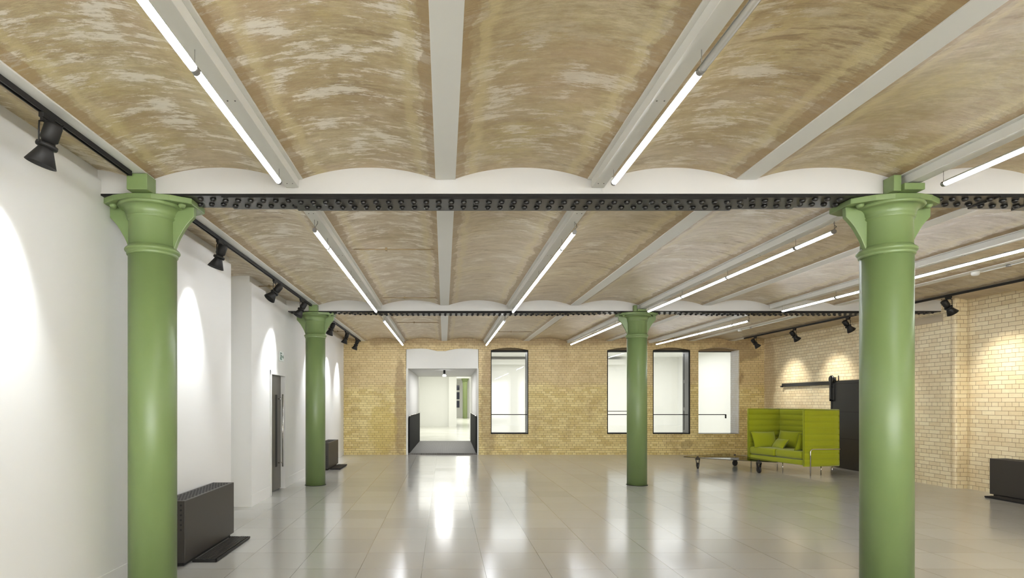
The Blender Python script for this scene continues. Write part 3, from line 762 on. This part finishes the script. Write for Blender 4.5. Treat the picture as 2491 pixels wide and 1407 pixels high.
def spot(x, y, aim, label, side, energy):
    e = empty('track_spotlight', (x, y, ZF-.036))
    MB().box(-.016, .016, -.055, .055, -.03, 0.002).build('track_adapter', 'black', e, bevel=.003)
    PV = Vector((0, 0, -.185)); a = Vector(aim).normalized()
    q = MB(); q.box(-.008, .008, -.05, .05, -.048, -.03)
    for s in (-1, 1):
        q.tube([(0, 0, -.03), (0, s*.03, -.045), (0, s*.068, -.062), (0, s*.072, -.10), (0, s*.072, PV.z-.005)], .005, 8)
    q.cyl((0, -.07, PV.z), (0, .07, PV.z), .012, 12)
    q.build('yoke', 'black', e)
    q = MB(); q.lathe([(.030, -.145), (.046, -.14), (.051, -.128), (.051, -.038), (.040, -.028), (.036, -.01)], PV, 28, True, a)
    q.build('lamp_housing', 'black', e)
    q = MB(); q.lathe([(.045, -.012), (.06, -.008), (.062, .006), (.058, .016), (.04, .018)], PV, 28, True, a); q.build('collar', 'black', e)
    q = MB(); q.lathe([(.040, .016), (.088, .125), (.085, .126), (.036, .022)], PV, 28, True, a, caps=False); q.build('cone_shade', 'black', e)
    q = MB(); q.lathe([(.034, .024), (.034, .028)], PV, 20, False, a); q.build('bulb', 'bulb', e)
    q = MB(); s = 1 if x < 0 else -1
    hb = PV-a*.13
    q.tube([(0, .02, -.03), (s*.03, .04, -.045), (s*.075, .055, -.035), (s*.07, .03, -.07), tuple(hb+Vector((s*.01, 0, .0)))], .0032, 6); q.build('cable', 'black', e)
    l = bpy.data.lights.new('spot_beam', 'SPOT'); l.energy = energy; l.spot_size = math.radians(60 if x < 0 else 74); l.spot_blend = 1.0
    l.shadow_soft_size = .05; l.color = (0.90, 0.95, 1.0) if x < 0 else (1.0, 0.93, 0.80)
    lo = bpy.data.objects.new('spot_beam', l); COL.objects.link(lo); lo.parent = e
    lo.location = PV+a*.10; lo.rotation_euler = a.to_track_quat('-Z', 'Y').to_euler()
    tag(e, label, 'spotlight', 'black spotlights on the ceiling tracks')
LA = (-.31, 0, -.95)
spot(-2.485, 3.62, (-.31, -.02, -.95), 'black spotlight with cone shade at upper left, nearest the camera', 0, SPOT_W)
spot(-2.485, .4, LA, 'black spotlight on the left track just outside the left picture edge', 0, SPOT_W)
spot(-2.495, 6.42, (-.31, -.03, -.95), 'black spotlight hanging just right of the front left column', 0, SPOT_W)
spot(-2.495, 8.52, (-.50, -.38, -.78), 'black spotlight in front of the wall recess, above the left wall corner', 0, SPOT_W)
spot(-2.495, 10.1, (-.42, -.28, -.86), 'black spotlight touching the rear left column head with its cone pointing left', 0, SPOT_W)
spot(-2.505, 12.85, (-.34, -.15, -.90), 'black spotlight half hidden behind the rear left column head', 0, SPOT_W)
spot(-2.505, 14.75, (-.36, .1, -.90), 'small black spotlight on the far left track, second from the brick wall', 0, SPOT_W)
spot(-2.505, 16.45, (-.34, -.12, -.9), 'small black spotlight on the far left track, closest to the brick wall', 0, SPOT_W)
for y, lab in ((15.98, 'small black spotlight at far right, closest to the corner of brick walls'), (14.19, 'black spotlight above the sliding door rail, second from the brick corner'),
               (12.31, 'black spotlight just left of the front right column, above the sliding door'), (9.86, 'black spotlight right of the front right column, in front of the brick pier'), (6.9, 'black spotlight on the right track beyond the right picture edge')):
    spot(8.60, y, (.62, 0.02 if y < 15 else .0, -.78), lab, 1, SPOT_R)

# ------------------------------------------------------------------ heaters
def heater(x_back, x_front, y0, y1, face, label, plabel):
    """long box heater; face=+1 faces +X"""
    e = empty('floor_heater', ((x_back+x_front)/2, (y0+y1)/2, 0)); cx, cy = (x_back+x_front)/2, (y0+y1)/2
    hw = abs(x_front-x_back)/2; hl = (y1-y0)/2; z0, z1 = .037, .642
    q = MB(); q.box(-hw, hw, -hl, hl, z0, z1); q.build('casing', 'heater', e, bevel=.004)
    q = MB(); q.box(-hw+.03, hw-.03, -hl+.04, hl-.04, 0, z0); q.build('plinth', 'black', e)
    q = MB(); nx = 6; ny = int((2*hl-.08)/.042)
    for j in range(ny):
        for i in range(nx):
            xx = -hw+.03+(2*hw-.06)*(i+.5)/nx+(.006 if j % 2 else -.006); yy = -hl+.05+j*.042
            q.box(xx-.011, xx+.011, yy-.012, yy+.012, z1-.002, z1+.0012)
    tag(q.build('top_vent', 'hole', e), kind=None)
    q = MB()
    for i in range(5):
        for j in range(6):
            q.lathe([(.010, 0), (.010, .004)], (-hw+.04+(2*hw-.08)*i/4, -hl-.003, .60-j*.048 if face > 0 and y0 < 9 and x_back < 0 else .33-j*.045), 10, False, (0, 1, 0))
    q.build('end_vent', 'hole', e)
    tag(e, label, 'heater', 'dark box heaters along the walls')
    # floor grille in front
    xf = x_front; xo = xf+face*.245
    g = empty('floor_grille', ((xf+xo)/2, cy, 0)); q = MB(); gl = hl*.76
    w = .12
    q.box(-w, w, -gl, gl, 0, .010); q.box(-w, w, -gl, -gl+.015, .010, .030); q.box(-w, w, gl-.015, gl, .010, .030); q.box(face*w-.006, face*w+.006, -gl, gl, .01, .030)
    q.build('tray', 'black', g)
    q = MB()
    for i in range(9): q.box(-w+.035+i*.022-.006, -w+.035+i*.022+.006, -gl+.015, gl-.015, .018, .030)
    q.build('bars', 'heater', g)
    tag(g, plabel, 'grille', 'floor grilles in front of the heaters')
heater(-2.775, -2.524, 5.637, 6.95, 1, 'dark grey box heater by the left wall right beside the front left column', 'black slatted floor grille in front of the nearest left heater')
heater(-2.955, -2.695, 13.5, 14.75, 1, 'small dark box heater by the left wall behind the rear left column', 'black slatted floor grille in front of the distant left heater')
heater(9.60, 9.32, 8.45, 9.88, -1, 'black box heater against the right brick wall at the right picture edge', 'black slatted floor grille in front of the right wall heater')

# ------------------------------------------------------------------ sliding door on the right wall
sd = empty('sliding_door', (9.60, 13.5, 0))
q = MB(); q.box(-.035, .0, -.95, .80, .012, 2.10); q.build('door_panel', 'blackdoor', sd, bevel=.003)
q = MB()
for z in (.72, 1.36, 2.04): q.box(-.039, -.034, -.95, .80, z, z+.008)
q.box(-.039, -.034, .74, .80, .012, 2.1)
q.build('seam', 'hole', sd)
for y in (.74, -.7):
    q = MB(); q.lathe([(.085, -.018), (.095, -.01), (.080, -.004), (.080, .004), (.095, .01), (.085, .018)], (-.06, y, 2.16), 28, False, (1, 0, 0))
    q.lathe([(.02, -.03), (.02, .03)], (-.06, y, 2.16), 12, True, (1, 0, 0)); q.build('hanger_wheel', 'blackdoor', sd)
    q = MB(); q.box(-.095, -.082, y-.028, y+.028, 1.62, 2.22); q.box(-.095, -.03, y-.028, y+.028, 1.62, 1.66); q.box(-.09, -.03, y-.02, y+.02, 1.95, 1.98); q.build('hanger_strap', 'blackdoor', sd)
q = MB(); q.cyl((-.05, .5, 2.1), (-.05, .5, 2.24), .012, 10); q.cyl((-.05, .62, 2.1), (-.05, .62, 2.2), .02, 10); q.build('stop_peg', 'blackdoor', sd)
tag(sd, 'large black sliding steel door against the right brick wall, behind the green sofa', 'door')
q = MB(); q.box(-.075, -.05, -2.0, 2.4, -.045, .045); q.box(-.10, -.05, 2.36, 2.43, -.06, -.02)
rl = empty('door_rail', (9.68, 14.05, 2.075)); q.build('rail_bar', 'blackdoor', rl)
q = MB()
for y in (2.2, .9, -.4, -1.7): q.box(-.05, -.0, y-.03, y+.03, -.03, .03)
q.build('wall_bracket', 'blackdoor', rl)
tag(rl, 'black horizontal sliding door rail fixed on the pale brick wall', 'rail')

# ------------------------------------------------------------------ sofa
RF = Vector((7.79, 12.53)); F = Vector((-.405, 1.52)); D = Vector((.83, .10))
so = empty('high_back_sofa', ((RF+F/2+D/2).x, (RF+F/2+D/2).y, 0)); O2 = Vector(so.location[:2])
FL, DL = F.length, D.length; fn, dn = F.normalized(), D.normalized()
def SP(u, v, z):      # metres along the front from the right arm, metres deep
    p = RF+fn*u+dn*v-O2; return Vector((p.x, p.y, z))
def quilt(p0, p1, z0, z1, th, n, name, edge=True):
    """quilted upright panel between plan points (u,v) p0 and p1"""
    a, b = SP(*p0, 0), SP(*p1, 0); d = (b-a); L = d.length; d.normalize(); nrm = Vector((-d.y, d.x, 0))
    q = MB(); nz = n*8; nu = 12
    def off(zf, uf):
        ph = (zf*n) % 1.0; s = abs(math.sin(PI*ph))**.45; e = min(1, uf*nu/.35, (1-uf)*nu/.35)**.5 if 0 < uf < 1 else 0
        e2 = 1
        return th*(.22+.78*s*max(e, .35))*.5
    for sgn in (1, -1):
        gr = [[q.bm.verts.new(a+d*(L*i/nu)+nrm*sgn*off(j/nz, i/nu)+Vector((0, 0, z0+(z1-z0)*j/nz))) for i in range(nu+1)] for j in range(nz+1)]
        for j in range(nz):
            for i in range(nu):
                f = q.bm.faces.new([gr[j][i], gr[j][i+1], gr[j+1][i+1], gr[j+1][i]]); f.smooth = True
    # edge strips
    q.box(0, 0, 0, 0, 0, 0) if False else None
    h = th*.24
    def bar(P, Q):
        q.tube([P, Q], h, 8)
    A0, B0 = a+Vector((0, 0, z0)), b+Vector((0, 0, z0)); A1, B1 = a+Vector((0, 0, z1)), b+Vector((0, 0, z1))
    for P, Q in ((A0, B0), (A1, B1), (A0, A1), (B0, B1)): bar(P, Q)
    o = q.build(name, 'sofa', so)
    q = MB()
    for sgn in (1, -1):
        for P, Q in ((A1, B1), (A0, A1)):
            q.tube([P+nrm*sgn*h*1.05, Q+nrm*sgn*h*1.05], .005, 6)
    q.build('piping', 'piping', o)
    return o
SZ0, SZ1 = .213, 1.428
quilt((0, 0), (0, DL), SZ0, SZ1, .066, 9, 'right_side_panel')
quilt((FL, 0), (FL, DL), SZ0, SZ1, .066, 9, 'left_side_panel')
quilt((0, DL), (FL, DL), SZ0, SZ1, .066, 9, 'back_panel')
def slab(u0, u1, v0, v1, z0, z1, name, mat='sofa', puff=.02, bev=.03, par=None):
    q = MB(); q.hexa([SP(u0, v0, z0), SP(u1, v0, z0), SP(u1, v1, z0), SP(u0, v1, z0), SP(u0, v0, z1), SP(u1, v0, z1), SP(u1, v1, z1), SP(u0, v1, z1)])
    o = q.build(name, mat, so if par is None else par, bevel=bev, seg=5)
    for p in o.data.polygons: p.use_smooth = True
    return o
slab(.03, FL-.03, .02, DL-.03, SZ0+.01, .335, 'seat_base', bev=.02)
slab(.035, FL/2-.004, .0, DL-.05, .345, .525, 'seat_cushion', bev=.06); slab(FL/2+.004, FL-.035, .0, DL-.05, .345, .525, 'seat_cushion', bev=.05)
# chrome leg frame
def leg(u, s, v0=.12, v1=.72):
    a = SP(u, v0, 0); b = SP(u, v1, 0); q = MB(); zt = .575
    pts = [a+Vector((0, 0, .0)), a+Vector((0, 0, zt-.06))]
    for i in range(1, 6):
        t = i/5*PI/2; dv = (b-a).normalized(); pts.append(a+dv*.06*(1-math.cos(t))+Vector((0, 0, zt-.06+.06*math.sin(t))))
    pts.append(SP(u, DL-.02, zt)); pts.append(SP(u+(s*.02), DL+.02, zt)); pts.append(SP(u+(s*.05), DL+.03, zt))
    q.tube(pts, .0135, 10); q.build('leg_frame', 'chrome', so)
leg(-.045, 1); leg(FL+.045, -1)
for (u, v) in ((.06, .74), (.09, .5), (FL-.08, .7), (FL-.1, .14), (FL*.42, .1)):
    q = MB(); p = SP(u, v, 0); q.cyl(p, p+Vector((0, 0, SZ0+.02)), .009, 10); q.build('leg', 'chrome', so)
tag(so, 'lime green high-backed two-seat sofa with quilted screen panels and chrome legs', 'sofa')
# cushions
def pillow(c, ax, ay, n, w, h, th, label):
    """c world centre, ax width dir, ay height dir"""
    e = empty('cushion', c); q = MB(); ax, ay = Vector(ax).normalized(), Vector(ay).normalized(); nn = ax.cross(ay).normalized(); N_ = 14
    for sgn in (1, -1):
        gr = []
        for j in range(N_+1):
            row = []
            for i in range(N_+1):
                u, v = 2*i/N_-1, 2*j/N_-1
                pin = 1-.07*(1-abs(u)**2)*(abs(v)**3); pin2 = 1-.07*(1-abs(v)**2)*(abs(u)**3)
                z = ((1-abs(u)**2.6)*(1-abs(v)**2.6))**.55 if abs(u) < 1 and abs(v) < 1 else 0
                row.append(q.bm.verts.new(ax*(u*w/2*pin2)+ay*(v*h/2*pin)+nn*sgn*(th/2*z+.002)))
            gr.append(row)
        for j in range(N_):
            for i in range(N_):
                f = q.bm.faces.new([gr[j][i], gr[j][i+1], gr[j+1][i+1], gr[j+1][i]]); f.smooth = True
    q.build('cover', 'sofa', e)
    q = MB(); pts = []
    def edge(u, v):
        pin = 1-.07*(1-abs(u)**2)*(abs(v)**3); pin2 = 1-.07*(1-abs(v)**2)*(abs(u)**3)
        return ax*(u*w/2*pin2)+ay*(v*h/2*pin)
    for i in range(12): pts.append(edge(-1+2*i/12, -1))
    for i in range(12): pts.append(edge(1, -1+2*i/12))
    for i in range(12): pts.append(edge(1-2*i/12, 1))
    for i in range(13): pts.append(edge(-1, 1-2*i/12))
    q.tube(pts, .005, 6); q.build('piping', 'piping', e)
    return tag(e, label, 'cushion', 'green cushions on the sofa')
def WP(u, v, z): p = SP(u, v, z); return Vector((p.x+O2.x, p.y+O2.y, z))
fd3, dd3 = Vector((fn.x, fn.y, 0)), Vector((dn.x, dn.y, 0))
pillow(WP(FL-.19, .27, .70), dd3, Vector((0, 0, 1))+fd3*.35, 0, .62, .40, .15, 'green cushion leaning on the left side panel of the sofa')
pillow(WP(FL*.70, DL-.19, .715), fd3, Vector((0, 0, 1))+dd3*.30, 0, .64, .42, .15, 'large green cushion leaning on the back panel of the sofa')
pillow(WP(FL*.68, DL-.44, .615), fd3+dd3*.25, Vector((0, 0, 1))+dd3*.75, 0, .46, .28, .12, 'small green cushion lying in front of the larger back cushion on the sofa')
pillow(WP(.24, .34, .71), dd3, Vector((0, 0, 1))-fd3*.3, 0, .58, .40, .14, 'green cushion half hidden behind the right side panel of the sofa')

# ------------------------------------------------------------------ glass table on wheels
wl = [Vector((6.08, 13.86)), Vector((7.09, 13.02)), Vector((7.28, 14.47))]
ct = sum(wl, Vector((0, 0)))/3
tb = empty('coffee_table', (ct.x, ct.y, 0))
ctrl = [Vector((5.72, 14.05)), Vector((7.42, 12.68)), Vector((7.30, 14.98))]
pts = []
for i in range(3):
    a, b, c_ = ctrl[i-1], ctrl[i], ctrl[(i+1) % 3]
    rr = .26; da, dc = (a-b).normalized(), (c_-b).normalized(); p0, p2 = b+da*rr, b+dc*rr
    for k in range(9):
        t = k/8; pts.append((1-t)**2*p0+2*t*(1-t)*b+t*t*p2)
    q2 = c_+(b-c_).normalized()*rr; mid = (p2+q2)/2; out = (mid-ct).normalized()
    for k in range(1, 8):
        t = k/8; pts.append(p2.lerp(q2, t)+out*.025*math.sin(PI*t))
q = MB(); q.prism([(p.x-ct.x, p.y-ct.y) for p in pts], .262, .274); q.build('glass_top', 'table_glass', tb)
q = MB(); pl3 = [(p.x-ct.x, p.y-ct.y, .268) for p in pts]; q.tube(pl3+[pl3[0]], .0055, 6); q.build('glass_edge', 'hole', tb)
for i, (w_, ang) in enumerate(zip(wl, (1.35, 1.62, .35))):
    ce = empty('caster', (w_.x-ct.x, w_.y-ct.y, 0)); ce.parent = tb
    ax = Vector((math.cos(ang-PI/2), math.sin(ang-PI/2), 0)); fw = Vector((math.cos(ang), math.sin(ang), 0)); c0 = Vector((0, 0, .075))
    q = MB(); q.lathe([(.055, -.018), (.070, -.018), (.075, -.011), (.075, .011), (.070, .018), (.055, .018)], c0, 32, True, ax); q.build('wheel', 'rubber', ce)
    q = MB(); q.lathe([(.045, -.024), (.045, .024)], c0, 20, False, ax)
    for s in (-1, 1):
        pp = [c0+ax*s*.028+fw*x+Vector((0, 0, z)) for x, z in ((-.018, -.02), (.018, -.02), (.04, .10), (-.04, .10))]
        qq = [p+ax*s*.006 for p in pp]; top2 = [c0+ax*s*(.028 if k < 4 else .034)*1.35+fw*x+Vector((0, 0, .15)) for k, x in enumerate((.045, -.045))]
        q.hexa([pp[0], pp[1], qq[1], qq[0], pp[3], pp[2], qq[2], qq[3]])
        p4 = [pp[3], pp[2], qq[2], qq[3]]; q.hexa(p4+[pp[3]+ax*s*.014+Vector((0, 0, .06)), pp[2]+ax*s*.014+Vector((0, 0, .06)), qq[2]+ax*s*.014+Vector((0, 0, .06)), qq[3]+ax*s*.014+Vector((0, 0, .06))])
    q.lathe([(.052, .155), (.056, .165), (.052, .187)], (0, 0, .06), 20)
    q.build('fork', 'rubber', ce)
    q = MB(); q.lathe([(.034, .274), (.034, .280), (.014, .282), (.014, .298), (.004, .300)], (0, 0, 0), 16); q.build('bolt', 'rubber', ce)
tag(tb, 'low rounded triangular glass coffee table on three black wheels beside the sofa', 'table')

# ------------------------------------------------------------------ tie rods, conduits, detectors
def rod(y, xa, xb, z, label, col='screw', clamp=True):
    q = MB(); q.cyl((xa, y, z), (xb, y, z), .008, 8)
    e = empty('tie_rod', ((xa+xb)/2, y, z)); child(q.build('rod', col), e)
    q = MB(); xm = xa+(xb-xa)*.42; q.box(xm-.012, xm+.012, y-.02, y+.02, z-.015, z+.02)
    child(q.build('clamp', col), e)
    tag(e, label, 'rod', 'tie rods across the vaults')
M['rust'] = painted('brown_rod', rgb(150, 130, 96), 0.6, 0.2, var=.2)
rod(7.05, BX[2]+HF, BX[3]-HF, ZF+.03, 'thin brown tie rod across the central vault in the middle bay, left of centre beam', 'rust')
rod(10.35, BX[2]+HF, BX[3]-HF, ZF+.03, 'thin brown tie rod across the central vault close to the rear girder', 'rust')
rod(9.3, -3.0, BX[1]-HF, ZF+.03, 'thin brown tie rod above the spotlight in front of the wall recess', 'rust')
rod(15.3, -3.0, BX[1]-HF, ZF+.03, 'thin brown tie rod above the farthest left spotlights', 'rust')
rod(13.6, BX[2]+HF, BX[3]-HF, ZF+.03, 'thin brown tie rod across the farthest vault above the doorway wall', 'rust')
rod(15.4, BX[4]+HF, BX[5]-HF, ZF+.03, 'thin brown tie rod across the farthest vault above the first window', 'rust')
def detector(x, y, ya, label):
    e = empty('smoke_detector', (x, y, ZF))
    MB().lathe([(.05, 0), (.052, -.015), (.048, -.02), (.05, -.032), (.044, -.045), (.030, -.055), (.0008, -.058)], (0, 0, 0), 24).build('sensor', 'offwhite_plastic', e)
    q = MB(); q.tube([(.03, -.02, -.012), (.06, -.06, -.012), (.06, ya-y, -.012)], .009, 8)
    q.build('conduit', 'offwhite_plastic', e)
    MB().lathe([(.03, .0), (.03, -.028), (.0008, -.03)], (.06, -.42, 0), 16).build('junction_box', 'cap', e)
    tag(e, label, 'smoke detector', 'smoke detectors under the beams')
detector(7.47, 8.13, 5.1, 'white smoke detector with conduit under a beam right of the front right column')
detector(7.50, 14.66, 11.4, 'distant white smoke detector with conduit under a beam in the farthest bay')
bpy.context.view_layer.update()
